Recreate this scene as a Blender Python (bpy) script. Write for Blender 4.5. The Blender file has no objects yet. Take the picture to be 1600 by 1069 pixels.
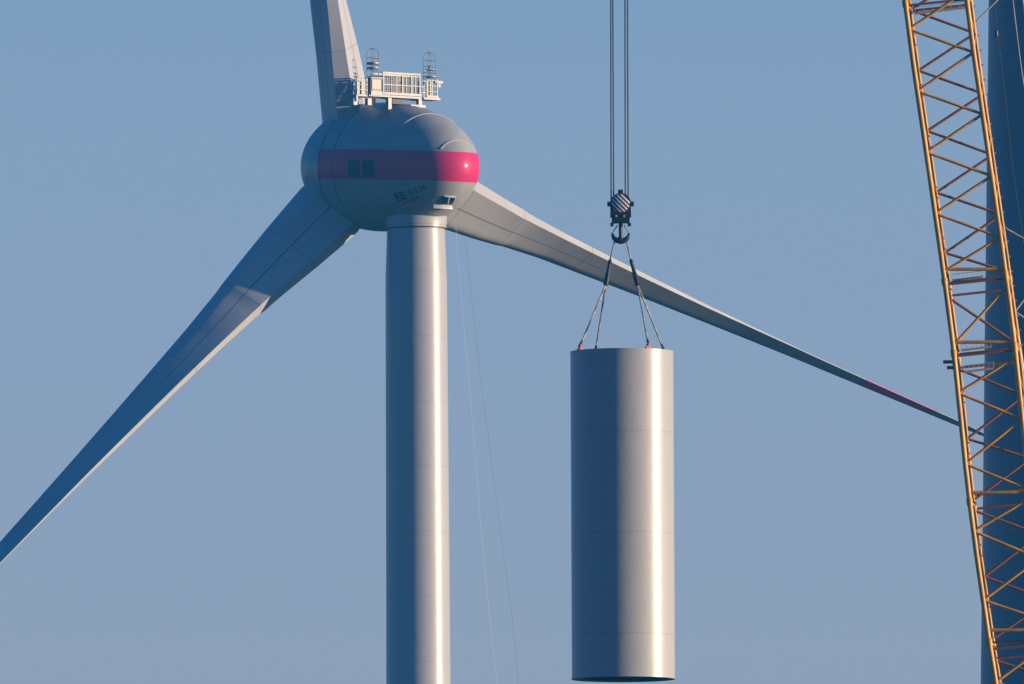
import bpy, bmesh, math, random
from mathutils import Vector, Matrix

random.seed(7)
S = bpy.context.scene
COL = S.collection
R = math.radians
V = Vector

# ------------------------------------------------------------------ camera
FPX = 33200.0                      # focal length in pixels of the 1600 px wide frame
PITCH, ROLL = R(4.2), R(0.33)
CAM = V((0.0, 0.0, 1.7))
FWD = V((0, math.cos(PITCH), math.sin(PITCH)))
_r, _u = V((1, 0, 0)), V((0, -math.sin(PITCH), math.cos(PITCH)))
RIGHT = math.cos(ROLL) * _r - math.sin(ROLL) * _u
UP = math.cos(ROLL) * _u + math.sin(ROLL) * _r
cd = bpy.data.cameras.new('camera')
cam = bpy.data.objects.new('camera', cd)
COL.objects.link(cam)
cd.sensor_width = 36.0
cd.lens = FPX * 36.0 / 1600.0
cd.clip_start, cd.clip_end = 5.0, 60000.0
M3 = Matrix((RIGHT, UP, -FWD)).transposed()
cam.matrix_world = Matrix.Translation(CAM) @ M3.to_4x4()
S.camera = cam

# ------------------------------------------------------------------ world + sun
SUN_EL, SUN_AZ = R(4.2), R(97.6)   # azimuth measured from +Y towards +X
w = bpy.data.worlds.new('World')
S.world = w
w.use_nodes = True
nt = w.node_tree
bg = nt.nodes['Background']
sky = nt.nodes.new('ShaderNodeTexSky')
sky.sky_type = 'NISHITA'
sky.sun_disc = False
sky.sun_elevation, sky.sun_rotation = SUN_EL, SUN_AZ
sky.dust_density, sky.ozone_density, sky.air_density = 0.2, 4.0, 1.0
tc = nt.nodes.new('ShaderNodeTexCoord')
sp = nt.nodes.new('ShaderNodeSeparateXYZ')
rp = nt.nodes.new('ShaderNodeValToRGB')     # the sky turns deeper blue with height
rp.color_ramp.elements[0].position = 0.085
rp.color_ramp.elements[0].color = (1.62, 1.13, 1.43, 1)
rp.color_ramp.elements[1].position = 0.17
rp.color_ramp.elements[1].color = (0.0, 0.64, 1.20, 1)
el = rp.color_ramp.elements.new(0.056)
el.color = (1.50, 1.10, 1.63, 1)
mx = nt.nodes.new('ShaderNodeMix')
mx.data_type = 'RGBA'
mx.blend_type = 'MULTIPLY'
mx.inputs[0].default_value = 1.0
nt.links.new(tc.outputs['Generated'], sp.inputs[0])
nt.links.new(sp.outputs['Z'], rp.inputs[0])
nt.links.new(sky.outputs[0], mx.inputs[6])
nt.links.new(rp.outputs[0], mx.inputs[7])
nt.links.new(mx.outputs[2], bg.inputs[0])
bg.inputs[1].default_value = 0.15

sd = bpy.data.lights.new('sun', 'SUN')
sun = bpy.data.objects.new('sun', sd)
COL.objects.link(sun)
sd.energy, sd.angle, sd.color = 5.0, R(0.5), (1.0, 0.76, 0.51)
L = V((math.sin(SUN_AZ) * math.cos(SUN_EL), math.cos(SUN_AZ) * math.cos(SUN_EL), math.sin(SUN_EL)))
sun.rotation_euler = L.to_track_quat('Z', 'Y').to_euler()

S.view_settings.view_transform = 'Standard'
S.view_settings.look = 'None'
S.view_settings.exposure = 0.72
S.view_settings.gamma = 1.0


def P(px, py, Y):
    """world point on the vertical plane y = Y seen at a pixel of the 1600x1069 frame"""
    d = FWD + RIGHT * ((px - 800.0) / FPX) + UP * ((534.5 - py) / FPX)
    return CAM + d * (Y / d.y)


# ------------------------------------------------------------------ materials
class NT:
    def __init__(self, name):
        self.m = bpy.data.materials.new(name)
        self.m.use_nodes = True
        self.t = self.m.node_tree
        self.b = self.t.nodes['Principled BSDF']

    def n(self, kind, **kw):
        o = self.t.nodes.new('ShaderNode' + kind)
        for k, v in kw.items():
            setattr(o, k, v)
        return o

    def l(self, a, b):
        self.t.links.new(a, b)

    def math(self, op, a, b=None, c=None):
        o = self.n('Math', operation=op)
        for i, x in enumerate((a, b, c)):
            if x is None:
                continue
            if isinstance(x, (int, float)):
                o.inputs[i].default_value = x
            else:
                self.l(x, o.inputs[i])
        return o.outputs[0]

    def mix(self, f, a, b, blend='MIX'):
        o = self.n('Mix', data_type='RGBA', blend_type=blend)
        for i, x in ((0, f), (6, a), (7, b)):
            if isinstance(x, (int, float)):
                o.inputs[i].default_value = x
            elif isinstance(x, tuple):
                o.inputs[i].default_value = (*x, 1)
            else:
                self.l(x, o.inputs[i])
        return o.outputs[2]

    def obj_xyz(self):
        t = self.n('TexCoord')
        s = self.n('SeparateXYZ')
        self.l(t.outputs['Object'], s.inputs[0])
        return t.outputs['Object'], s.outputs

    def weather(self, col, amount=0.12, scale=0.6, stretch=(1, 1, 0.15)):
        """cloudy dirt over a base colour (colour or socket)"""
        t = self.n('TexCoord')
        mp = self.n('Mapping')
        mp.inputs['Scale'].default_value = stretch
        self.l(t.outputs['Object'], mp.inputs[0])
        no = self.n('TexNoise')
        no.inputs['Scale'].default_value = scale
        no.inputs['Detail'].default_value = 6
        no.inputs['Roughness'].default_value = 0.6
        self.l(mp.outputs[0], no.inputs['Vector'])
        mr = self.n('MapRange')
        mr.inputs[1].default_value, mr.inputs[2].default_value = 0.3, 0.7
        mr.inputs[3].default_value, mr.inputs[4].default_value = 1 - amount, 1 + amount * 0.3
        self.l(no.outputs[0], mr.inputs[0])
        return self.mix(1.0, col, self.grey(mr.outputs[0]), 'MULTIPLY')

    def ripple(self, strength=0.06, scale=0.9):
        t = self.n('TexCoord')
        no = self.n('TexNoise')
        no.inputs['Scale'].default_value = scale
        no.inputs['Detail'].default_value = 3
        self.l(t.outputs['Object'], no.inputs['Vector'])
        b = self.n('Bump')
        b.inputs['Strength'].default_value = strength
        b.inputs['Distance'].default_value = 0.25
        self.l(no.outputs[0], b.inputs['Height'])
        self.l(b.outputs[0], self.b.inputs['Normal'])
        self.l(b.outputs[0], self.b.inputs['Coat Normal'])

    def grey(self, v):
        c = self.n('CombineColor')
        for i in range(3):
            self.l(v, c.inputs[i])
        return c.outputs[0]

    def done(self, col, rough=0.5, metal=0.0, spec=0.5, coat=0.0, coat_rough=0.1):
        b = self.b
        if isinstance(col, tuple):
            b.inputs['Base Color'].default_value = (*col, 1)
        else:
            self.l(col, b.inputs['Base Color'])
        b.inputs['Roughness'].default_value = rough
        b.inputs['Metallic'].default_value = metal
        b.inputs['Specular IOR Level'].default_value = spec
        b.inputs['Coat Weight'].default_value = coat
        b.inputs['Coat Roughness'].default_value = coat_rough
        return self.m


def plain(name, col, rough=0.5, metal=0.0, weather=0.1, scale=1.0, spec=0.5, coat=0.0):
    k = NT(name)
    return k.done(k.weather(col, weather, scale), rough, metal, spec, coat)


def ring_seams(k, col, period, half, off=0.0, dark=0.82):
    """thin weld seams round a tower, every `period` metres of local height"""
    _, o = k.obj_xyz()
    f = k.math('FRACT', k.math('DIVIDE', k.math('ADD', o['Z'], off), period))
    d = k.math('ABSOLUTE', k.math('SUBTRACT', f, 0.5))
    m = k.math('LESS_THAN', d, half / period)
    return k.mix(m, col, tuple(c * dark for c in WHITE))


WHITE = (0.345, 0.355, 0.36)          # light grey wind turbine paint

k = NT('turbine_tower_paint')
k.ripple()
m_tower = k.done(ring_seams(k, k.weather(WHITE, 0.06, 0.35), 5.1, 0.032, 1.2, 0.84), 0.5, spec=0.25, coat=0.4, coat_rough=0.31)
k = NT('tower_segment_paint')
k.ripple()
m_tube = k.done(ring_seams(k, k.weather(WHITE, 0.06, 0.35), 4.45, 0.022, 0.3, 0.8), 0.5, spec=0.25, coat=0.4, coat_rough=0.31)
m_steel_in = plain('dark_tube_inside', (0.03, 0.035, 0.04), 0.8)  # near-black colour of the inner wall and inner platforms
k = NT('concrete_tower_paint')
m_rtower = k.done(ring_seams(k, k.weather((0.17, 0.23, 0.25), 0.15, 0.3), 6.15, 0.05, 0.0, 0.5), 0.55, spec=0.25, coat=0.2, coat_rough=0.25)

# nacelle: object space X runs along the rotor axis towards the tail, Z is up
k = NT('nacelle_paint')
k.ripple(0.08, 0.7)
_, o = k.obj_xyz()
band = k.math('MULTIPLY', k.math('MULTIPLY', k.math('GREATER_THAN', o['Z'], -1.16), k.math('LESS_THAN', o['Z'], 1.18)),
              k.math('GREATER_THAN', o['X'], -2.15))
base = k.weather(WHITE, 0.2, 0.45, (1, 1, 1))
seam = None
for sx in (0.05, -1.85):
    d = k.math('LESS_THAN', k.math('ABSOLUTE', k.math('SUBTRACT', o['X'], sx)), 0.045)
    seam = d if seam is None else k.math('MAXIMUM', seam, d)
col = k.mix(band, base, (0.56, 0.014, 0.115))
col = k.mix(seam, col, (0.03, 0.04, 0.05))
m_nac = k.done(col, 0.5, spec=0.15, coat=0.2, coat_rough=0.15)

# blade: UV u = span in metres / 100, v = around the section (0..1)
k = NT('blade_paint')
k.ripple(0.05, 0.5)
uvn = k.n('UVMap', uv_map='UVMap')
s2 = k.n('SeparateXYZ')
k.l(uvn.outputs[0], s2.inputs[0])
span = k.math('MULTIPLY', s2.outputs[0], 100.0)
v = s2.outputs[1]
lon = k.math('LESS_THAN', k.math('ABSOLUTE', k.math('SUBTRACT', v, 0.26)), 0.0026)
lon2 = k.math('LESS_THAN', k.math('ABSOLUTE', k.math('SUBTRACT', v, 0.72)), 0.0026)
lon = k.math('MULTIPLY', k.math('MAXIMUM', lon, lon2), k.math('LESS_THAN', span, 25.0))
tr = None
for sx in (9.6, 15.4, 23.0):
    d = k.math('LESS_THAN', k.math('ABSOLUTE', k.math('SUBTRACT', span, sx)), 0.06)
    tr = d if tr is None else k.math('MAXIMUM', tr, d)
tr = k.math('MULTIPLY', tr, 0.35)
redb = k.math('MULTIPLY', k.math('GREATER_THAN', span, 53.3), k.math('LESS_THAN', span, 61.3))
col = k.mix(redb, k.weather((0.42, 0.43, 0.435), 0.12, 0.25, (1, 1, 1)), (0.80, 0.05, 0.20))
col = k.mix(k.math('MULTIPLY', k.math('MAXIMUM', lon, tr), 0.8), col, (0.05, 0.06, 0.07))
m_blade = k.done(col, 0.5, spec=0.25, coat=0.2, coat_rough=0.3)

m_glass = plain('dark_window_glass', (0.02, 0.028, 0.075), 0.35, 0, 0.05, 1.0, 0.2)
m_frame = plain('pale_frame_grey', (0.5, 0.5, 0.49), 0.5)
m_wframe = plain('dark_window_frame', (0.08, 0.09, 0.11), 0.5)
m_galv = plain('galvanised_steel', (0.30, 0.295, 0.285), 0.5, 0.15, 0.3, 3.0)
m_mesh = plain('railing_infill', (0.25, 0.235, 0.23), 0.6, 0.0, 0.3, 2.0)
m_dark = plain('dark_steel', (0.02, 0.022, 0.025), 0.55, 0.1)
m_black = plain('black_hook_paint', (0.008, 0.009, 0.012), 0.5)
m_ink = plain('black_lettering', (0.006, 0.008, 0.02), 0.6)
m_redink = plain('red_logo_bar', (0.5, 0.03, 0.07), 0.6)
m_whiteink = plain('pale_logo_patch', (0.42, 0.43, 0.44), 0.6)
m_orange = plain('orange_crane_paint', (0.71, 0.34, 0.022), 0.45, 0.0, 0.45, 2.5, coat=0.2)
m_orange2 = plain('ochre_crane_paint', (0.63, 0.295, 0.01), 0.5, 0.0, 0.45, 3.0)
m_orange_shade = plain('shaded_orange_crane_paint', (0.31, 0.095, 0.009), 0.55, 0.0, 0.4, 2.0)  # crane orange darkened to red-brown: shade-side tone put into the colour
m_pale = plain('pale_grey_lattice_steel', (0.50, 0.47, 0.43), 0.5, 0.1, 0.4, 3.0)
m_rope = plain('wire_rope_steel', (0.06, 0.075, 0.075), 0.5, 0.3, 0.3, 6.0)
m_palerope = plain('pale_rope', (0.36, 0.33, 0.31), 0.7, 0.0, 0.4, 4.0)
m_tagline = plain('pale_tag_line', (0.75, 0.68, 0.62), 0.7, 0.0, 0.2, 4.0)
m_redlug = plain('red_lifting_lug', (0.45, 0.015, 0.04), 0.5)
m_blue = plain('navy_sling_sleeve', (0.004, 0.006, 0.022), 0.6)
m_chain = plain('sling_steel', (0.50, 0.47, 0.42), 0.5, 0.2, 0.95, 9.0)
k = NT('striped_cheek_plate')
_, o = k.obj_xyz()
st = k.math('LESS_THAN', k.math('FRACT', k.math('DIVIDE', k.math('ADD', k.math('ADD', o['X'], o['Z']), 10.03), 0.20)), 0.5)
m_stripe = k.done(k.mix(st, (0.008, 0.008, 0.010), (0.85, 0.82, 0.80)), 0.5)
k = NT('grey_flat_ground')
m_ground = k.done(k.mix(0.5, k.weather((0.055, 0.065, 0.07), 0.4, 0.01, (1, 1, 1)), (0.06, 0.065, 0.075)), 0.95, spec=0.1)


# ------------------------------------------------------------------ mesh helpers
class MB:
    def __init__(self, k=1.0):
        self.v, self.f, self.k = [], [], k

    def add(self, vs, fs):
        o = len(self.v)
        self.v += [V(p) for p in vs]
        self.f += [tuple(i + o for i in f) for f in fs]
        return self

    def loft(self, rings, cap=True, closed=True):
        n = len(rings[0])
        vs = [p for r in rings for p in r]
        fs = []
        m = n if closed else n - 1
        for i in range(len(rings) - 1):
            for j in range(m):
                a, b = i * n + j, i * n + (j + 1) % n
                fs.append((a, b, b + n, a + n))
        if cap:
            fs.append(tuple(range(n))[::-1])
            fs.append(tuple((len(rings) - 1) * n + j for j in range(n)))
        return self.add(vs, fs)

    def tube(self, pts, r, n=8, cap=True):
        pts = [V(p) for p in pts]
        rad = [x * self.k for x in (r if isinstance(r, (list, tuple)) else [r] * len(pts))]
        rings = []
        for i, p in enumerate(pts):
            t = (pts[min(i + 1, len(pts) - 1)] - pts[max(i - 1, 0)]).normalized()
            e = V((0, 1, 0)) if abs(t.y) < 0.9 else V((1, 0, 0))
            x = t.cross(e).normalized()
            y = t.cross(x)
            rings.append([p + (x * math.cos(q) + y * math.sin(q)) * rad[i]
                          for q in (2 * math.pi * j / n for j in range(n))])
        return self.loft(rings, cap)

    def box(self, c, s, M=None):
        c = V(c)
        vs = []
        for dx in (-.5, .5):
            for dy in (-.5, .5):
                for dz in (-.5, .5):
                    d = V((dx * s[0], dy * s[1], dz * s[2])) * self.k
                    vs.append(c + (M @ d if M else d))
        return self.add(vs, [(0, 1, 3, 2), (4, 6, 7, 5), (0, 4, 5, 1), (2, 3, 7, 6), (0, 2, 6, 4), (1, 5, 7, 3)])

    def lathe(self, prof, c, n=64, axis=None, cap=False):
        """prof: (radius, height) pairs; axis = (ax, e1, e2) frame"""
        c = V(c)
        ax, e1, e2 = axis or (V((0, 0, 1)), V((1, 0, 0)), V((0, 1, 0)))
        prof = [(r * self.k, h * self.k) for r, h in prof]
        rings = [[c + ax * h + (e1 * math.cos(q) + e2 * math.sin(q)) * r
                  for q in (2 * math.pi * j / n for j in range(n))] for r, h in prof]
        return self.loft(rings, cap)

    def build(self, name, mat, parent=None, origin=None, smooth=True, frame=None, auto=35):
        """one mesh object; geometry is given in world space. frame: 3x3 of the object's own axes"""
        if origin is None:
            lo = V(min(p[i] for p in self.v) for i in range(3))
            hi = V(max(p[i] for p in self.v) for i in range(3))
            origin = V(((lo.x + hi.x) / 2, (lo.y + hi.y) / 2, lo.z))
        W = Matrix.Translation(origin) @ (frame.to_4x4() if frame else Matrix())
        Wi = W.inverted()
        me = bpy.data.meshes.new(name)
        me.from_pydata([Wi @ p for p in self.v], [], self.f)
        bm = bmesh.new()
        bm.from_mesh(me)
        bmesh.ops.recalc_face_normals(bm, faces=bm.faces)
        if smooth:
            for f in bm.faces:
                f.smooth = True
            for e in bm.edges:
                if len(e.link_faces) == 2 and e.calc_face_angle(0) > R(auto):
                    e.smooth = False
        bm.to_mesh(me)
        bm.free()
        me.materials.append(mat)
        ob = bpy.data.objects.new(name, me)
        COL.objects.link(ob)
        if parent:
            ob.parent = parent
            ob.matrix_parent_inverse = WORLD[parent].inverted()
        ob.matrix_basis = W
        WORLD[ob] = W
        return ob


WORLD = {}


def thing(name, label, cat, loc, group=None):
    o = bpy.data.objects.new(name, None)
    o.empty_display_size = 2.0
    COL.objects.link(o)
    o.location = loc
    WORLD[o] = Matrix.Translation(V(loc))
    return tag(o, label, cat, group)


def tag(o, label, cat, group=None):
    o['label'], o['category'] = label, cat
    if group:
        o['group'] = group
    return o


def lerp(tab, x):
    if x <= tab[0][0]:
        return tab[0][1]
    for (a, b), (c, d) in zip(tab, tab[1:]):
        if x <= c:
            return b + (d - b) * (x - a) / (c - a)
    return tab[-1][1]


# ------------------------------------------------------------------ ground
g = MB()
N = 60
E0 = 22000.0
for_grid = [[V((-E0 + 2 * E0 * i / N, -4000 + 2 * E0 * j / N, 0)) for i in range(N + 1)] for j in range(N + 1)]
g.loft(for_grid, cap=False, closed=False)
gr = g.build('ground', m_ground, origin=V((0, 0, 0)))
gr['kind'] = 'structure'

# ------------------------------------------------------------------ wind turbine
AL, TAU = R(37.0), R(4.0)
A = V((math.sin(AL) * math.cos(TAU), -math.cos(AL) * math.cos(TAU), -math.sin(TAU)))   # rotor axis, towards the tail
U = V((math.cos(AL), math.sin(AL), 0))
Wv = A.cross(U).normalized()
N0 = P(600, 261, 1660.0)
NF = Matrix((A, -U, Wv)).transposed()
if NF.determinant() < 0:
    NF = Matrix((A, U, Wv)).transposed()
RB, AT, AH = 5.06, 10.55, 8.64


def nr(s):
    return RB * math.sqrt(max(0.0, 1 - (s / (AT if s > 0 else AH)) ** 2))


TA = N0 + A * 4.15                       # tower axis passes here
YT = TA.y
turb = thing('wind_turbine', 'white wind turbine with pink banded egg-shaped nacelle and three long blades', 'wind turbine',
             (TA.x, TA.y, 0))


def zt(py):
    return P(650, py, YT).z


pxm = FPX / YT
prof = [(6.6, 0), (6.3, 4), (4.9, 30), (3.6, 62), (2.9, 85), (50.3 / pxm, zt(1069)), (49.3 / pxm, zt(800)), (48.4 / pxm, zt(520)),
        (48.0 / pxm, zt(434)), (46.6 / pxm, zt(395)), (45.3 / pxm, zt(357.5))]
sub = []
for (a, b), (c, d) in zip(prof, prof[1:]):
    n = max(1, int((d - b) / 4))
    sub += [(a + (c - a) * i / n, b + (d - b) * i / n) for i in range(n)]
sub.append(prof[-1])
MB().lathe(sub, (TA.x, TA.y, 0), 96).build('tower', m_tower, turb, V((TA.x, TA.y, 0)))
rc = 48.3 / pxm
MB().lathe([(rc - .12, zt(357.2)), (rc, zt(356.6)), (rc, zt(354.2)), (rc - .06, zt(354.0)), (rc - .06, zt(353.0)), (rc, zt(352.8)),
            (rc, zt(339)), (rc - .05, zt(337)), (rc - .5, zt(325))],
           (TA.x, TA.y, 0), 96).build('yaw_collar', m_tower, turb, V((TA.x, TA.y, zt(357))))
MB().lathe([(rc - .25, zt(358.6)), (rc - .02, zt(358.4)), (rc - .02, zt(356.9)), (rc - .3, zt(356.8))],
           (TA.x, TA.y, 0), 96).build('collar_gasket', m_dark, turb, V((TA.x, TA.y, zt(358))))

# nacelle egg
ss = []
for i in range(0, 81):
    q = math.pi * i / 80
    ss.append(-math.cos(q))
prof = []
SPL = -2.0
for c in ss:
    s = c * (AT if c > 0 else AH)
    if s < SPL:
        continue
    prof.append((max(nr(s), 0.01), s))
prof = [(nr(SPL), SPL)] + prof
nac = MB().lathe(prof, N0, 128, (A, U, Wv)).build('nacelle', m_nac, turb, N0, frame=NF, auto=60)
prof = [(max(nr(c * AH), 0.01), c * AH) for c in ss if c * AH < SPL - 0.06] + [(nr(SPL), SPL - 0.06), (nr(SPL) - .25, SPL - 0.05)]
MB().lathe(prof, N0, 128, (A, U, Wv)).build('spinner', m_nac, turb, N0, frame=NF, auto=60)
for s0, dr in ((5.95, 0.05), (9.55, 0.03)):
    r0 = nr(s0)
    lim = math.asin(min(1, 1.35 / r0)) if s0 > 8 else R(38)
    rings = []
    for i in range(61):
        q = lim + (math.pi - 2 * lim) * i / 60
        e_ = U * math.cos(q) + Wv * math.sin(q)
        rings.append([N0 + A * h + e_ * r for r, h in ((nr(s0 - .12) - .03, s0 - .12), (r0 + dr, s0 - .05), (r0 + dr, s0 + .05),
                                                      (nr(s0 + .12) - .03, s0 + .12))])
    MB().loft(rings).build('panel_rim', m_nac, nac, N0, frame=NF)


def surf(px, py):
    """first hit of the sight line on the nacelle egg"""
    d = (P(px, py, 1660) - CAM).normalized()
    t = 1640.0
    prev = None
    while t < 1680:
        p = CAM + d * t
        q = p - N0
        s = q.dot(A)
        f = math.hypot(q.dot(U), q.dot(Wv)) - nr(s) if -AH < s < AT else 9
        if f <= 0:
            return s, math.atan2(q.dot(Wv), q.dot(U))
        t += 0.01
    raise RuntimeError('miss')


def on(s, th, h=0.0):
    r = nr(s) + h
    return N0 + A * s + (U * math.cos(th) + Wv * math.sin(th)) * r


def surf_patch(mb, s0, s1, z0, z1, h0, h1, ns=8, nz=6):
    """raised curved plate on the near side of the egg between axial s0..s1 and heights z0..z1 over the axis"""
    lay = []
    for h in (h0, h1):
        for j in range(nz + 1):
            z = z0 + (z1 - z0) * j / nz
            for i in range(ns + 1):
                s = s0 + (s1 - s0) * i / ns
                lay.append(on(s, math.pi - math.asin(max(-1, min(1, z / nr(s)))), h))
    k_ = (ns + 1) * (nz + 1)
    fs = []
    for j in range(nz):
        for i in range(ns):
            a = j * (ns + 1) + i
            q = (a, a + 1, a + ns + 2, a + ns + 1)
            fs += [q[::-1], tuple(x + k_ for x in q)]
    rim = [i for i in range(ns + 1)] + [j * (ns + 1) + ns for j in range(1, nz + 1)] + \
          [nz * (ns + 1) + i for i in range(ns - 1, -1, -1)] + [j * (ns + 1) for j in range(nz - 1, 0, -1)]
    for a, b in zip(rim, rim[1:] + rim[:1]):
        fs.append((a, b, b + k_, a + k_))
    return mb.add(lay, fs)


for x0, x1 in ((544.5, 561.0), (567.0, 584.0)):
    sA, _ = surf(x0, 266)
    sB, _ = surf(x1, 266)
    fm = MB()
    t_ = 0.05
    surf_patch(fm, sA - t_, sB + t_, -1.02, -0.90, -.03, .05)
    surf_patch(fm, sA - t_, sA, -0.897, 0.30, -.03, .035)
    surf_patch(fm, sB, sB + t_, -0.897, 0.30, -.03, .035)
    surf_patch(fm, sA - t_, sB + t_, 0.303, 0.36, -.03, .04)
    wf = fm.build('window', m_wframe, nac)
    surf_patch(MB(), sA, sB, -0.89, 0.30, -.03, .02).build('pane', m_glass, wf)

# rear vent opening with its lit sill: a dark sheet in the lower tail paints its shaded recess
def nrm(s, th):
    k_ = (nr(s + .02) - nr(s - .02)) / .04
    return ((U * math.cos(th) + Wv * math.sin(th)) - A * k_).normalized()


def hits(x0, x1, y0, y1, n):
    out = []
    for i in range(n + 1):
        try:
            out.append(surf(x0 + (x1 - x0) * i / n, y0 + (y1 - y0) * i / n))
        except RuntimeError:
            break
    return out


rows = [hits(681 + 12 * f, 705.5 + 8 * f, 318.5 - 12.5 * f, 319.5 - 12.5 * f, 12) for f in (0, .25, .5, .75, 1)]
n_ = min(len(r) for r in rows)
vm = MB()
vm.loft([[on(*q, 0) + nrm(*q) * .03 for q in r[:n_]] for r in rows], cap=False, closed=False)
vt = vm.build('rear_vent', m_dark, nac)
sq = hits(677.5, 706, 319.5, 321, 12)
sl = MB()
up_ = V((0, 0, 1))
sl.loft([[on(*q) + d for d in (nrm(*q) * -.1 + up_ * .0, nrm(*q) * .22 + up_ * .04, nrm(*q) * .22 - up_ * .12, nrm(*q) * -.1 - up_ * .16)] for q in sq])
sl.build('sill', m_frame, vt)
for x in (699.0, 709.0):
    hq = hits(x, x + 2, 317 if x < 705 else 312, 306.5, 4)
    if len(hq) > 2:
        MB().tube([on(*q) + nrm(*q) * .08 for q in hq], .07, 6).build('vent_bar', m_frame, vt)
hq = hits(694, 712, 305.6, 307.4, 8)
MB().tube([on(*q) + nrm(*q) * .06 for q in hq], .06, 6).build('vent_hood', m_frame, vt)

# lettering and mark on the tail half, following the surface
def text_on(body, size, s0, th0, tilt, mat, name, h=0.025):
    cu = bpy.data.curves.new(name, 'FONT')
    cu.body = body
    cu.size = size
    cu.resolution_u = 2
    to = bpy.data.objects.new(name, cu)
    COL.objects.link(to)
    bpy.context.view_layer.update()
    me = bpy.data.meshes.new_from_object(to.evaluated_get(bpy.context.evaluated_depsgraph_get()))
    vs, fs = [tuple(v.co) for v in me.vertices], [tuple(p.vertices) for p in me.polygons]
    bpy.data.objects.remove(to)
    bpy.data.meshes.remove(me)
    bpy.data.curves.remove(cu)
    r0 = nr(s0)
    slope = math.hypot(1, (nr(s0 + .05) - nr(s0 - .05)) / .1)
    ct, st_ = math.cos(tilt), math.sin(tilt)
    mb = MB()
    mb.add([on(s0 + (x * ct - y * st_) / slope, th0 - (x * st_ + y * ct) / r0, h) for x, y, z in vs], fs)
    mb.add([on(s0 + (x * ct - y * st_) / slope, th0 - (x * st_ + y * ct) / r0, h - .012) for x, y, z in vs], [f[::-1] for f in fs])
    return mb


def plate_on(mb, s0, th0, x0, x1, y0, y1, h, tilt=0.0):
    r0 = nr(s0)
    slope = math.hypot(1, (nr(s0 + .05) - nr(s0 - .05)) / .1)
    ct, st_ = math.cos(tilt), math.sin(tilt)
    pts = []
    for hh in (h - .02, h):
        for x, y in ((x0, y0), (x1, y0), (x1, y1), (x0, y1)):
            pts.append(on(s0 + (x * ct - y * st_) / slope, th0 - (x * st_ + y * ct) / r0, hh))
    return mb.add(pts, [(0, 1, 2, 3), (4, 7, 6, 5), (0, 4, 5, 1), (1, 5, 6, 2), (2, 6, 7, 3), (3, 7, 4, 0)])


sT, tT = surf(640, 305)
text_on('E-126', 0.70, sT, tT, 0.05, m_ink, 'lettering').build('lettering', m_ink, nac, smooth=False)
sT, tT = surf(643, 315.5)
text_on('EP4', 0.56, sT, tT, 0.05, m_ink, 'lettering').build('lettering', m_ink, nac, smooth=False)
sT, tT = surf(622, 315)
lg = MB()
plate_on(lg, sT, tT, -.12, 1.1, -.12, .92, .02)
lgo = lg.build('logo', m_whiteink, nac, smooth=False)
lk = MB()
for x in (0.0, 0.55):
    plate_on(lk, sT, tT, x, x + .16, 0.0, .8, .04)
    for y in (0.0, .32, .64):
        plate_on(lk, sT, tT, x + .163, x + .46, y, y + .16, .04)
lk.build('logo_mark', m_ink, lgo, smooth=False)
plate_on(MB(), sT, tT, 0.1, 1.2, -.42, -.2, .03).build('logo_bar', m_redink, lgo, smooth=False)

# ---------------------------------------------------------------- blades
RC = N0 - A * 4.25
CH = [(3.5, 5.2), (4.6, 5.7), (9, 5.15), (13, 4.55), (15.4, 4.2), (16.2, 4.05), (24.6, 3.22), (36, 2.25), (47.6, 1.55), (56, 1.22), (64, .92), (66.5, .66), (67.6, .2)]
TW = [(3.5, 34), (5, 33.5), (9, 31), (13, 27.5), (20, 23), (30, 20), (45, 16), (68, 10)]
TE = [(3.5, 1.4), (5, 1.4), (9, 1.15), (13, .88), (15.3, .85), (16.0, .7), (20, .55), (30, .38), (40, .16), (46, .06), (68, .012)]
BU = [(3.5, 1.45), (5, 1.45), (9, 1.38), (13, 1.15), (16, .78), (20, .46), (30, .24), (46, .14), (60, .08), (68, .02)]
BL = [(3.5, 1.15), (5, 1.05), (9, .9), (13, .86), (20, .5), (30, .25), (46, .1), (60, .05), (68, .01)]
RADII = sorted(set([3.5 + .5 * i for i in range(128)] + [15.3, 16.0, 67.2, 67.45, 67.6]))
RADII = [r for r in RADII if r <= 67.6]


def section(r):
    """points (chordwise, thickness) with v parameter; + side from LE to TE, blunt TE, - side back"""
    c, te, bu, bl = lerp(CH, r), lerp(TE, r), lerp(BU, r), lerp(BL, r)
    te = min(te, c * .5)
    pts = []
    n = 20

    def shape(x, pk):
        # 0 at LE, 1 near x = .32, 0 at TE, rounded nose
        if x < .32:
            q = 1 - x / .32
            return math.sqrt(max(0, 1 - q * q))
        q = (x - .32) / .68
        return 1 - q
    yp, ym = te * .55, -te * .45
    for i in range(n + 1):
        x = (1 - math.cos(math.pi * i / n / 1.0)) / 2
        grow = min(1, math.sqrt(max(0, 1 - (1 - min(x / .3, 1)) ** 2)))
        pts.append((x * c, yp * grow + bu * shape(x, 0)))
    m = 5
    for i in range(1, m):
        f = i / m
        pts.append((c, yp + (ym - yp) * f))
    for i in range(n + 1):
        x = (1 + math.cos(math.pi * i / n)) / 2
        grow = min(1, math.sqrt(max(0, 1 - (1 - min(x / .3, 1)) ** 2)))
        pts.append((x * c, ym * grow - bl * shape(x, 0)))
    pts.pop()
    return [(x - .29 * c, y) for x, y in pts]


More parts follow.
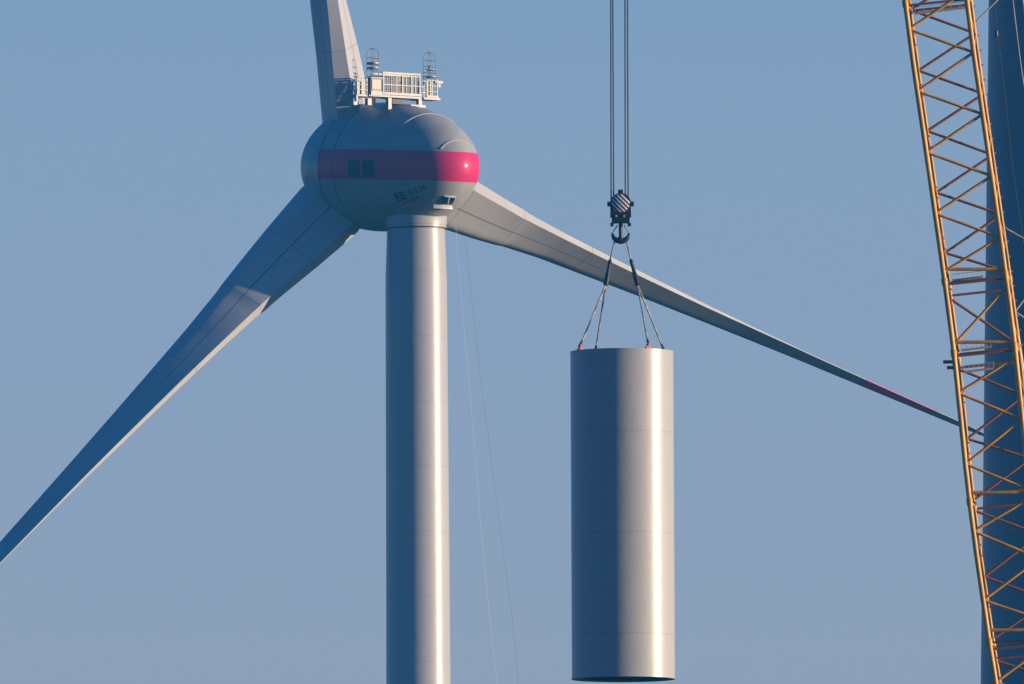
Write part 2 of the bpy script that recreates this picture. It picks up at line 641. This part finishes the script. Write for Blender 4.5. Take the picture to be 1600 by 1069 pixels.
def make_blade(phi, label=None):
    sp_ = U * math.cos(phi) + Wv * math.sin(phi)
    tn = U * math.sin(phi) - Wv * math.cos(phi)
    mb = MB()
    rings = []
    for r in RADII:
        ps = lerp(TW, r)
        ps = R(ps)
        cd_ = A * math.cos(ps) - tn * math.sin(ps)
        qd = A * math.sin(ps) + tn * math.cos(ps)
        # slight pre-bend of the outer blade away from the tower
        o = RC + sp_ * r - A * (0.0 if r < 30 else 0.0001 * (r - 30) ** 2)
        rings.append([o + cd_ * x + qd * y for x, y in section(r)])
    mb.loft(rings)
    fr = Matrix((sp_, A, sp_.cross(A))).transposed()
    ob = mb.build('blade', m_blade, turb, RC, frame=fr, auto=32)
    me = ob.data
    uv = me.uv_layers.new(name='UVMap')
    n = len(rings[0])
    for poly in me.polygons:
        idx = [me.loops[li].vertex_index for li in poly.loop_indices]
        js = [i % n for i in idx]
        wrap = max(js) - min(js) > n / 2
        for li, vi in zip(poly.loop_indices, idx):
            i, j = divmod(vi, n)
            jj = j + (n if wrap and j < n / 2 else 0)
            uv.data[li].uv = (RADII[i] / 100.0, jj / n)
    return ob


for ph in (-16.3, 103.7, 223.7):
    make_blade(R(ph))

# ---------------------------------------------------------------- roof platform (square to the nacelle axis)
AHZ = V((math.sin(AL), -math.cos(AL), 0))
DX = 1.5                      # depth of the platform along the axis, metres
PF0 = P(628, 150, N0.y - 3.3)
PFR = Matrix((U, -AHZ, V((0, 0, 1)))).transposed()


def Q(px, py, dy=0.0):
    """point of the platform: where a pixel's sight line meets its front plane, moved dy metres back"""
    d = P(px, py, N0.y) - CAM
    t = (PF0 - CAM).dot(AHZ) / d.dot(AHZ)
    return CAM + d * t - AHZ * dy


def slab(mb, x0, x1, y0, y1, d0=0.0, d1=DX):
    """box spanning pixels x0..x1, y0..y1 of the front plane and depth d0..d1"""
    xm = (x0 + x1) / 2
    za, zb = Q(xm, y1).z, Q(xm, y0).z
    a, b = Q(x0, y1), Q(x1, y1)
    c = (a + b) / 2 - AHZ * ((d0 + d1) / 2)
    return mb.box((c.x, c.y, (za + zb) / 2), ((b - a).dot(U), d1 - d0, zb - za), PFR)


def part(name, mat, parent, *slabs):
    mb = MB()
    for s_ in slabs:
        slab(mb, *s_)
    return mb.build(name, mat, parent, smooth=False)


deck = part('roof_platform', m_galv, turb, (577, 659, 149.6, 152.6))
part('side_deck', m_galv, deck, (661, 687, 153.0, 156.2, -.1, 1.2))
part('side_deck', m_galv, deck, (559, 576, 147.6, 150.4, .1, DX))
part('kick_plate', m_galv, deck, (600, 658, 145.6, 149.4, -.08, -.01))
part('kick_plate', m_galv, deck, (579, 597, 143.0, 149.4, -.08, -.01))
part('kick_plate', m_galv, deck, (665, 683, 149.6, 152.8, -.18, -.11))
# infill grilles of the main railing
def grille(x0, x1, y0, y1, d, nx, ny):
    w_ = (x1 - x0) / (nx + 1)
    part('railing_grille', m_mesh, deck, *[(x0 + w_ * (i + 1) - .55, x0 + w_ * (i + 1) + .55, y0, y1, d, d + .03) for i in range(nx)],
         *[(x0, x1, y0 + (y1 - y0) * i / ny - .45, y0 + (y1 - y0) * i / ny + .45, d - .01, d + .04) for i in range(ny + 1)])


grille(600, 655, 120.2, 132.8, .05, 17, 4)
grille(600, 627.5, 134.6, 145.2, .05, 8, 3)
grille(629.8, 641.6, 134.6, 145.2, .05, 4, 3)
grille(643.8, 655, 134.6, 145.2, .05, 4, 3)
grille(600, 655, 118.5, 145.0, DX - .1, 10, 4)
part('top_rail', m_galv, deck, (597.5, 656.5, 113.8, 116.6, -.06, .1))
part('top_rail', m_galv, deck, (597.5, 656.5, 113.8, 115.8, DX - .1, DX))
part('middle_rail', m_galv, deck, (598.5, 656, 118.2, 119.8, -.05, .045))
part('middle_rail', m_galv, deck, (598.5, 656, 133.0, 134.4, -.05, .045))
for x in (598.8, 628.6, 642.7, 655.6):
    part('railing_post', m_galv, deck, (x - .85, x + .85, 116.8, 149.4, -.07, .045))
    part('railing_post', m_galv, deck, (x - .75, x + .75, 116.0, 149.4, DX - .05, DX + .04))
for x in (612, 620, 635, 649):
    part('railing_bar', m_galv, deck, (x - .45, x + .45, 120, 145, .0, .045))
cab = part('cabinet', m_mesh, deck, (579.5, 596, 122.8, 149.4, .0, .7))
part('cabinet_roof', m_galv, cab, (578.5, 596.8, 121.2, 122.6, -.1, .8))
part('cabinet_door', m_galv, cab, (581, 594.5, 124.5, 139.5, -.05, -.005))
part('cabinet_door', m_galv, cab, (581, 594.5, 141.5, 148.8, -.05, -.005))
# side deck railings, front and back runs
for xs, ytop, ybot, ys_, d0 in (((559.8, 566.8, 574.8), 121.5, 147.4, (124, 131.5, 139.5), .1), ((559.8, 566.8, 574.8), 124, 147.4, (124.4, 132, 140), DX - .2),
                                ((666.2, 674.5, 682.3), 124.5, 152.8, (125, 134, 143), -.1), ((666.2, 674.5, 682.3), 124.5, 152.8, (125, 134, 143), 1.0)):
    part('side_railing', m_galv, deck, *[(x - .6, x + .6, ytop, ybot, d0, d0 + .07) for x in xs],
         *[(xs[0] - .6, xs[2] + .8, y, y + 1.1, d0 - .01, d0 + .08) for y in ys_])
part('side_panel', m_galv, deck, (561, 571, 128, 146.5, .2, .24))
part('side_panel', m_galv, deck, (667.5, 677, 127, 149, .1, .14))
part('warning_light', m_galv, deck, (682.8, 694.6, 126.2, 130.0, .2, .45), (688.0, 691.5, 129.0, 136.5, .25, .4))
for q in ((607.5, 612.8, 152.8, 171, .05, .4), (655, 660, 152.8, 166, .05, .4), (641, 664, 164.0, 168.0, -.1, .6), (561, 567, 156, 163, .7, 1.2),
          (558.2, 560.6, 147.8, 158, .1, .4), (582, 588, 152.8, 163.5, .6, 1.0), (593.5, 597.5, 152.8, 165, .9, 1.2)):
    part('support_foot', m_galv, deck, q)
part('cross_beam', m_dark, deck, (577.5, 658, 152.8, 154.6, .5, .7))
part('cross_beam', m_dark, deck, (618, 634, 155, 162, .4, 1.0))


def cage(x0, x1, ytop, ybot, band, dmid):
    """hooped cage: tall arch of thin bars with rings and a wind sensor inside"""
    mb = MB()
    r = (x1 - x0) / 2 / pxm
    xc = (x0 + x1) / 2
    bot, arch = Q(xc, ybot, dmid), Q(xc, ytop + (x1 - x0) / 2, dmid)
    for q in (0, math.pi / 2):
        d = V((math.cos(q + .25), math.sin(q + .25), 0)) * r
        pts = [bot + d, arch + d]
        for i in range(1, 16):
            f = math.pi * i / 16
            pts.append(arch + d * math.cos(f) + V((0, 0, r * math.sin(f))))
        pts += [arch - d, bot - d]
        mb.tube(pts, .024, 6)
    y = ybot - 2
    while y > ytop + (x1 - x0) / 2 - 1:
        c = Q(xc, y, dmid)
        mb.tube([c + V((math.cos(t), math.sin(t), 0)) * r for t in (2 * math.pi * i / 20 for i in range(21))], .02, 5, False)
        y -= 9.5
    ob = mb.build('lightning_cage', m_galv, deck)
    for y0_, y1_ in band:
        a, b = Q(xc, y1_, dmid), Q(xc, y0_, dmid)
        MB().lathe([(r * .95, a.z), (r * 1.03, a.z + .01), (r * 1.03, b.z - .01), (r * .95, b.z)], V((a.x, a.y, 0)), 20).build('cage_band', m_galv, ob)
    b3 = MB()
    a, b = Q(xc, ybot + 1, dmid), Q(xc, ytop + 20, dmid)
    b3.tube([a, b], .035, 8)
    b3.lathe([(.03, b.z - .3), (.1, b.z - .28), (.1, b.z - .1), (.02, b.z)], V((b.x, b.y, 0)), 12)
    b3.build('wind_sensor', m_galv, ob)


cage(577.6, 596.6, 75.0, 121.0, ((97.0, 99.6), (104.6, 107.0)), .4)
cage(667.0, 687.4, 81.0, 124.5, ((108.5, 109.6), (118.5, 120.3)), .5)

# ------------------------------------------------------------------ faint tag lines beside the turbine tower
def sag_line(name, pts, Y0, Y1, r, mat, label, ext=True):
    w_ = [P(x, y, Y0 + (Y1 - Y0) * i / (len(pts) - 1)) for i, (x, y) in enumerate(pts)]
    if ext:                              # on down to the field
        d = w_[-1] - w_[-2]
        w_.append(w_[-1] + d * ((w_[-1].z - .2) / -d.z))
    o = MB().tube(w_, r, 5).build(name, mat)
    return tag(o, label, 'rope', 'thin ropes beside the turbine tower')


sag_line('tag_line', [(712, 352), (715, 400), (722, 480), (729, 560), (736, 640), (743, 720), (749, 800), (758, 900), (768, 990), (776, 1069)],
         1661.5, 1668, .012, m_tagline, 'thin pale rope hanging beside the turbine tower, nearer the tower')
sag_line('tag_line', [(727, 372), (732, 420), (742, 510), (753, 610), (764, 690), (774, 770), (786, 860), (800, 960), (810, 1069)],
         1661.5, 1670, .008, m_rope, 'faint dark rope right of the pale rope beside the turbine tower')

# ------------------------------------------------------------------ hoisted tower segment
K = 0.63                            # the crane and its load stand nearer than the turbine
YS = 1480.0 * K
sc_ = FPX / YS
ct_, cb_ = P(971.6, 549.6, YS), P(974.2, 1061.6, YS)
rs = 80.7 / sc_
axd = (ct_ - cb_)
H = axd.length
axd.normalize()
e1 = V((1, 0, 0))
e1 = (e1 - axd * e1.dot(axd)).normalized()
e2 = axd.cross(e1)
FR = (axd, e1, e2)
FS = Matrix((e1, e2, axd)).transposed()
seg = thing('tower_segment', 'pale steel tower tube section hanging upright from the crane hook', 'tower section', cb_)
MB().lathe([(rs, K * .12), (rs, H - K * .1)], cb_, 128, FR).build('shell', m_tube, seg, cb_, frame=FS)
MB().lathe([(rs - K * .06, K * .12), (rs - K * .06, H - K * .1)], cb_, 96, FR).build('inner_wall', m_steel_in, seg, cb_, frame=FS)
MB().lathe([(rs - K * .3, H - K * .1), (rs + K * .02, H - K * .1), (rs + K * .02, H), (rs - K * .3, H), (rs - K * .3, H - K * .1)], cb_, 128, FR).build('top_flange', m_tube, seg, cb_, frame=FS)
MB().lathe([(rs - K * .3, 0), (rs + K * .03, 0), (rs + K * .03, K * .12), (rs - K * .3, K * .12), (rs - K * .3, 0)], cb_, 128, FR).build('bottom_flange', m_tube, seg, cb_, frame=FS)
for j in range(3):
    h = H * (.2 + .3 * j)
    MB().lathe([(rs - K * .07, h), (K * .02, h), (K * .02, h - K * .1), (rs - K * .07, h - K * .1)], cb_, 48, FR).build('inner_platform', m_steel_in, seg, cb_, frame=FS)
lugs = []
for deg, red in ((-58, 1), (32, 1), (122, 0), (212, 0)):
    t = R(deg)
    c = cb_ + axd * H + e1 * ((rs - K * .15) * math.sin(t)) - e2 * ((rs - K * .15) * math.cos(t))
    lugs.append(c)
    mb = MB(K)
    Mt = FS @ Matrix.Rotation(t, 3, 'Z')
    mb.box(c + axd * (K * .055), (.42, .26, .10), Mt)
    mb.box(c + axd * (K * .24), (.26, .09, .26), Mt)
    mb.tube([c + axd * (K * .27) + Mt @ V((0, -.15 * K, 0)), c + axd * (K * .27) + Mt @ V((0, .15 * K, 0))], .07, 10)
    lo = mb.build('lifting_lug', m_redlug if red else m_dark, seg, smooth=False)
    if red:
        lo['label'] = 'red lifting lug on the upper rim'

# ------------------------------------------------------------------ hook block
hc = P(969.6, 318.5, YS)
hb = thing('hook_block', 'black crane hook block with black and white striped round cheek plate', 'hook block', P(969.6, 379, YS))


def hp(px, py, dy=0.0):
    p = P(px, py, YS)
    return V((p.x, p.y + dy * K, p.z))


YF = (V((0, 1, 0)), V((1, 0, 0)), V((0, 0, 1)))
MB(K).lathe([(.02, -.46), (.60, -.46), (.64, -.44), (.64, -.38), (.02, -.38)], hc, 48, YF).build('cheek_plate', m_stripe, hb, hc)
MB(K).lathe([(.02, .38), (.64, .38), (.64, .44), (.60, .46), (.02, .46)], hc, 48, YF).build('cheek_plate', m_stripe, hb, hc)
sh = MB(K)
for k_ in (-.24, -.08, .08, .24):
    sh.lathe([(.1, k_ - .06), (.73, k_ - .06), (.68, k_), (.73, k_ + .06), (.1, k_ + .06)], hc, 40, YF)
sh.build('sheave', m_black, hb, hc)
hs = MB(K)
outer = [hc + K * V((math.cos(q), 0, math.sin(q))) * (.76 * K) for q in (R(-38) + R(256) * i / 32 for i in range(33))]
for a, b in ((-.38, -.32), (.32, .38)):
    rim = [p + K * V((0, a, 0)) for p in outer], [p + K * V((0, b, 0)) for p in outer]
    inn = [hc + (p - hc) * .72 + K * V((0, a, 0)) for p in outer], [hc + (p - hc) * .72 + K * V((0, b, 0)) for p in outer]
    hs.loft([rim[0], rim[1], inn[1], inn[0], rim[0]], cap=False, closed=False)
hs.box(hc + K * V((0, 0, .84)), (.34, .8, .26))
hs.box(hc + K * V((.80, 0, -.02)), (.26, .5, .30))
hs.box(hc + K * V((-.80, 0, -.02)), (.26, .5, .30))
hs.box(hc + K * V((.62, 0, -.38)), (.2, .8, .5))
hs.box(hc + K * V((-.62, 0, -.38)), (.2, .8, .5))
hs.build('sheave_housing', m_black, hb)
a, b = hp(953.5, 339.5), hp(986, 332)
lbx = MB(K)
lbx.box((a + b) / 2, ((b.x - a.x) / K, .9, (b.z - a.z) / K))
a, b = hp(955.8, 348.8), hp(983.8, 339.8)
lbx.box((a + b) / 2, ((b.x - a.x) / K, .8, (b.z - a.z) / K))
for x in (956.2, 983.2):
    a, b = hp(x - 2.6, 353.3), hp(x + 2.6, 348.9)
    lbx.box((a + b) / 2, ((b.x - a.x) / K, .7, (b.z - a.z) / K))
lbo = lbx.build('lower_housing', m_black, hb, smooth=False)
for x in (963.0, 975.5):
    c = hp(x, 338.5, -.47)
    MB(K).lathe([(.01, -.05), (.09, -.05), (.09, .02)], c, 12, YF).build('bolt_head', m_pale, lbo)
hk = MB(K)
hk.tube([hp(969.8, 349), hp(969.8, 371)], .14, 14)
pts = []
for x, y in ((957.2, 363.5), (957.0, 367), (958.8, 371.5), (962.5, 375), (966.5, 376.4), (969.8, 376.8), (973.1, 376.4), (977.1, 375), (980.8, 371.5), (982.6, 367), (982.4, 363.5)):
    pts.append(hp(x, y))
hk.tube(pts, [.05, .10, .15, .19, .2, .22, .2, .19, .15, .10, .05], 12)
hk.tube([hp(969.8, 370.5), hp(969.8, 379.5)], [.2, .17], 12)
hk.build('ramshorn_hook', m_black, hb)
for sgn in (-1, 1):
    MB(K).tube([hp(969.8 + sgn * 5.0, 352), hp(969.8 + sgn * 11.5, 362)], .04, 6).build('safety_latch', m_palerope, hb)

# ------------------------------------------------------------------ hoist ropes
ZTOP = P(969, -330, YS).z
names = ('leftmost of the four hoist ropes above the hook block', 'second hoist rope from the left above the hook block',
         'third hoist rope from the left above the hook block', 'rightmost of the four hoist ropes above the hook block')
for i, (x0, x1, dy) in enumerate(((954.4, 954.9, -.24), (957.6, 958.9, -.08), (976.6, 977.2, .08), (980.5, 981.6, .24))):
    a = V((P(x1, 318, YS).x, YS + dy * K, hc.z + .1))
    a0 = P(x0, 0, YS)
    dirr = V((a0.x - a.x, 0, a0.z - a.z))
    top = a + dirr * ((ZTOP - a.z) / dirr.z)
    pts = [a + (top - a) * (j / 24) for j in range(25)]
    tag(MB(K).tube(pts, .052, 8).build('hoist_rope', m_rope), 'taut steel wire, ' + names[i], 'hoist rope', 'hoist ropes above the hook block')

# ------------------------------------------------------------------ slings
def sling(label, top, kn0, kn1, lug_a, lug_b):
    o = thing('lifting_sling', label, 'sling', hp(*kn1), 'lifting slings under the hook')
    MB(K).tube([hp(*top), hp(*kn0)], .06, 8).build('upper_chain', m_chain, o)
    k0, k1 = hp(*kn0), hp(*kn1)
    d = k1 - k0
    mb = MB(K)
    mb.tube([k0 - d * .06, k0 + d * .05, k0 + d * .12, k0 + d * .5, k0 + d * .55, k0 + d * .92, k1, k1 + d * .04],
            [.07, .15, .12, .13, .17, .17, .2, .08], 12)
    mb.build('sling_sleeve', m_blue, o)
    for lu in (lug_a, lug_b):
        end = lu + axd * (K * .28)
        pts = [k1 + (end - k1) * (j / 10) for j in range(11)]
        MB(K).tube(pts, .058, 8).build('lower_chain', m_chain, o)
        MB(K).tube([end - (end - k1).normalized() * (.45 * K), end + axd * (K * .05)], [.07, .1], 8).build('shackle', m_dark, o)


sling('two-legged steel sling with navy sleeve hanging off the left horn of the hook', (961, 374.5), (953.2, 407), (946.6, 445), lugs[0], lugs[3])
sling('two-legged steel sling with navy sleeve hanging off the right horn of the hook', (978.5, 374.5), (986.0, 407), (996.2, 445), lugs[1], lugs[2])

# ------------------------------------------------------------------ right hand tower
YR = 1560.0 * K
sr = FPX / YR


def redge(py):
    return 1544.3 - 14.2 * py / 1069.0


twx = P(1661, 0, YR)
prof = []
r_at = lambda py: (1661.0 + 6.2 * py / 1069.0 - redge(py)) / sr
ztop, zbot = P(1661, 0, YR).z, P(1661, 1069, YR).z
rt, rbm = r_at(0), r_at(1069)
for i in range(41):
    z = (ztop + 8) * i / 40
    prof.append((rbm + (rt - rbm) * (z - zbot) / (ztop - zbot), z))
prof.append((prof[-1][0] - .3, ztop + 8))
cx = P(1661, 0, YR).x
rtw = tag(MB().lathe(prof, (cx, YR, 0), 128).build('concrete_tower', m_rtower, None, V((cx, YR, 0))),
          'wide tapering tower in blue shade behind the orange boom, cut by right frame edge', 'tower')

# ------------------------------------------------------------------ lattice boom
YB = 1450.0 * K
sb = FPX / YB
AXK = [(-420, 1354.0), (0, 1414.0), (100, 1427.0), (270, 1452.0), (400, 1470.5), (470, 1480.0), (531, 1488.0), (600, 1495.5), (667, 1502.3), (734, 1509.2), (800, 1517), (867, 1525.8), (934, 1535.5), (1002, 1545.5), (1069, 1556.3), (3000, 1866.0)]
BW = 94.8
BD = 3.3 * K                                   # depth between the front and rear face, metres
REAR = (9.2, 3.0)                          # how the rear chord reads against the front one, px
ZG = P(1600, 1069, YB).z


def chord_pt(py, right=False, rear=False):
    x = lerp(AXK, py)
    y = py
    if right:
        x += BW * 1.002
        y -= 11.8
        # follow the kinks of the left chord across the width
    p = P(x, y, YB)
    if rear:
        p = p + V((REAR[0] / sb, BD, -0.04))
    return p


YBOT = 1069 + (ZG - 1.2) * sb * .996
boom = thing('lattice_boom', 'orange crane boom of crossed lattice tubes leaning left at the right side', 'crane boom', chord_pt(YBOT))
JOINTS = [6, 440, 552, 784, 1003]
ys = [-420, -300, -150, 0, 50, 100, 180, 270, 330, 400, 440, 470, 500, 531, 552, 575, 600, 630, 667, 700, 734, 765, 800, 830, 867, 900, 934, 970, 1002, 1035, 1069, 1400, 2000, YBOT - 60]
for rear in (False, True):
    for right in (False, True):
        pts = [chord_pt(y, right, rear) for y in ys]
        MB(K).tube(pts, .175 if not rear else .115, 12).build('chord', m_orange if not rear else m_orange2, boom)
        for j in JOINTS:
            a, b = chord_pt(j - 5, right, rear), chord_pt(j + 6, right, rear)
            m_ = a + (b - a) * .45
            n_ = a + (b - a) * .55
            rr = .2 if not rear else .14
            MB(K).tube([a, a + (b - a) * .08, m_, m_ + (n_ - m_) * .01, n_, n_ + (b - n_) * .01, b], [rr, rr * 1.12, rr * 1.12, rr * .9, rr * .9, rr * 1.12, rr], 12).build('chord_coupling', m_orange2, boom)


def brace(p, q, r, mat, name='diagonal_brace'):
    return MB(K).tube([p, q], r, 8).build(name, mat, boom)


# zigzag nodes: (left y, left?) sequences along the front and rear faces, read bay by bay
front = [('R', -13), ('L', 45.5), ('R', 82), ('L', 142.5), ('R', 178.5), ('L', 238), ('R', 275), ('L', 333.5), ('R', 371), ('L', 425)]
rear = [('R', -46), ('L', 10.5), ('R', 47), ('L', 105.5), ('R', 142), ('L', 200), ('R', 237.5), ('L', 296.5), ('R', 331), ('L', 391), ('R', 421)]
front2 = [('R', 448), ('L', 540)]
rear2 = [('L', 464), ('R', 536)]
front3 = [('R', 558), ('L', 614), ('R', 655), ('L', 725), ('R', 766)]
rear3 = [('L', 574), ('R', 614), ('L', 682), ('R', 713), ('L', 778)]
front4 = [('R', 778), ('L', 830), ('R', 873), ('L', 938), ('R', 972)]
rear4 = [('L', 795), ('R', 832), ('L', 898), ('R', 935), ('L', 995)]
front5 = [('R', 1002), ('L', 1066), ('R', 1104), ('L', 1160), ('R', 1200)]
rear5 = [('L', 1030), ('R', 1062), ('L', 1120), ('R', 1160), ('L', 1220)]


def node(side, y, rear_):
    # right-hand node heights are read on the right chord itself
    if side == 'L':
        return chord_pt(y - (3.0 if rear_ else 0), False, rear_)
    return chord_pt(y + 11.8 - (3.0 if rear_ else 0), True, rear_)


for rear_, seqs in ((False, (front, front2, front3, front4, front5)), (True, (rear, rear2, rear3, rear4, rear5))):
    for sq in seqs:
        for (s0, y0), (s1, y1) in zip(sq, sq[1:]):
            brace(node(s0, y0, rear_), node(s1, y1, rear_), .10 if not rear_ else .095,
                  m_orange2 if not rear_ else m_orange_shade)
# side faces between front and rear chords
for right in (False, True):
    y = -20
    fl = True
    while y < 1110:
        brace(chord_pt(y, right, fl), chord_pt(y + 37, right, not fl), .05, m_orange2 if right else m_orange_shade, 'side_brace')
        y += 40
        fl = not fl
# end frames at the couplings
for j, offs in ((6, ((-8, 0), (4, 0), (4, 1))), (440, ((-12, 0), (-4, 1), (6, 0), (16, 1))), (552, ((-10, 0), (-4, 1), (6, 0), (17, 1))),
                (784, ((-7, 0), (6, 1), (-16, 1))), (1003, ((-11, 0), (-2, 1), (13, 0), (22, 1)))):
    for i, (dy, rr) in enumerate(offs):
        a, b = chord_pt(j + dy, False, rr), chord_pt(j + dy, True, rr)
        tilt = V((0, 0, 0.2 if i == 0 else .03))
        MB(K).tube([a + tilt, b - tilt * .6], .12 if i == 0 else .085, 8).build('cross_strut', m_orange if i == 0 else m_orange_shade, boom)
    # frame ties between the faces
    for right in (False, True):
        MB(K).tube([chord_pt(j, right, False), chord_pt(j, right, True)], .08, 8).build('frame_tie', m_orange2, boom)
# walkway grating inside the boom
for j in (14, 432, 541, 575):
    a, b = chord_pt(j, False, True), chord_pt(j, True, True)
    mb = MB(K)
    c0, c1 = a + (b - a) * .06, a + (b - a) * (.55 if j != 14 else .95)
    for k_ in range(4):
        o_ = K * V((0, -.4 - .5 * k_, -.1))
        mb.tube([c0 + o_, c1 + o_], .03, 5)
    for k_ in range(7):
        c = c0 + (c1 - c0) * (k_ / 6)
        mb.tube([c + K * V((0, -.3, -.06)), c + K * V((0, -2.0, -.06))], .025, 5)
        mb.tube([c + K * V((0, -.4, -.1)), c + K * V((0, -.4, .38))], .02, 5)
    mb.tube([c0 + K * V((0, -.4, .38)), c1 + K * V((0, -.4, .38))], .025, 5)
    mb.build('walkway', m_pale, boom)
# guide sheave bracket sticking out to the left under the second coupling
for y, x0 in ((565.5, -14.5), (574.5, -9.5)):
    p = chord_pt(y)
    MB(K).box(p + V((x0 / 2 / sb - .1, 0, 0)), (-x0 / sb / K, .5, .20)).build('guide_bracket', m_black, boom, smooth=False)
# lower, unseen run of the boom down to the field: plain cross bracing
low = MB(K)
y, s_ = 1230, 'L'
while y < YBOT - 140:
    n_ = 'R' if s_ == 'L' else 'L'
    for rr in (False, True):
        low.tube([node(s_, y, rr), node(n_, y + 45, rr)], .07, 6)
    y += 50
    s_ = n_
low.build('lower_lacing', m_orange2, boom)['kind'] = 'stuff'
MB(K).box(chord_pt(YBOT) + V((BW / 2 / sb, BD / 2, -.62)), (6.5, 7.5, 2.4)).build('boom_foot', m_orange_shade, boom, smooth=False)

# ------------------------------------------------------------------ pale derrick mast behind the boom
mast = thing('derrick_mast', 'pale grey lattice mast with zigzag bars half hidden right of orange boom', 'crane mast', P(1660, 1069, 1466 * K) - V((0, 0, 40)))
YM = 1466.0 * K


def mpt(py, k_=0):
    return P(lerp([(-300, 1474), (0, 1517.5), (37, 1522), (355, 1568), (487, 1586), (1069, 1668), (2800, 1912)], py) + 80 * k_, py - 10 * k_, YM)


mtop = -300
for k_ in (0, 1):
    MB(K).tube([mpt(y, k_) for y in (-300, -100, 0, 37, 150, 250, 355, 487, 700, 1069, 1700, 2750)], .09, 10).build('chord', m_pale, mast)
for y0, y1 in ((37, -36), (355, 405), (487, 395), (487, 548), (200, 130), (200, 268), (640, 560), (640, 720)):
    if y0 == 200:
        continue
    MB(K).tube([mpt(y0), mpt(y1 + 10, 1)], .06, 8).build('lacing_bar', m_pale, mast)
for y0 in range(10, 560, 23):            # ladder rungs clipped along the near chord
    MB(K).box(mpt(y0) + K * V((.05, -.12, 0)), (.34, .12, .12)).build('ladder_rung', m_pale, mast, smooth=False)

# ------------------------------------------------------------------ pendant ropes in front of the wide tower
p0 = [(1538, -120), (1554, 0), (1557.3, 50), (1565, 105), (1582, 265), (1594, 345), (1612, 470), (1690, 1069)]
pd = thing('pendant_rope', 'thin dark rope with a clamp crossing the shaded tower', 'rope', P(1690, 1069, 1500 * K), 'pendant ropes by the boom')
MB(K).tube([P(x, y, 1500 * K) for x, y in p0], .035, 6).build('rope', m_dark, pd)
a, b = P(1556.6, 47.5, 1500 * K), P(1557.4, 57.5, 1500 * K)
MB(K).tube([a, a + (b - a) * .1, a + (b - a) * .9, b], [.05, .13, .13, .05], 10).build('rope_clamp', m_black, pd)
p1 = [(1568, -110), (1582.5, 0), (1586, 30), (1594, 95), (1600, 135), (1680, 690), (1735, 1069)]
tag(MB(K).tube([P(x, y, 1496 * K) for x, y in p1], .045, 8).build('pendant_rope', m_palerope),
    'pale rope at the top right corner crossing the shaded tower', 'rope', 'pendant ropes by the boom')

# ------------------------------------------------------------------ haze
HAZE = 0.00009
hm = bpy.data.materials.new('evening_haze')
hm.use_nodes = True
ht = hm.node_tree
ht.nodes.clear()
ho = ht.nodes.new('ShaderNodeOutputMaterial')
hv = ht.nodes.new('ShaderNodeVolumePrincipled')
hv.inputs['Color'].default_value = (0.04, 0.50, 0.95, 1)
hv.inputs['Density'].default_value = HAZE
hv.inputs['Anisotropy'].default_value = 0.0
ht.links.new(hv.outputs[0], ho.inputs['Volume'])
hz = MB()
hz.box((0, 1000, 120), (3000, 2400, 242))
hzo = hz.build('haze', hm, smooth=False)
hzo['kind'] = 'stuff'
hzo['label'] = 'thin blue evening haze in the air'
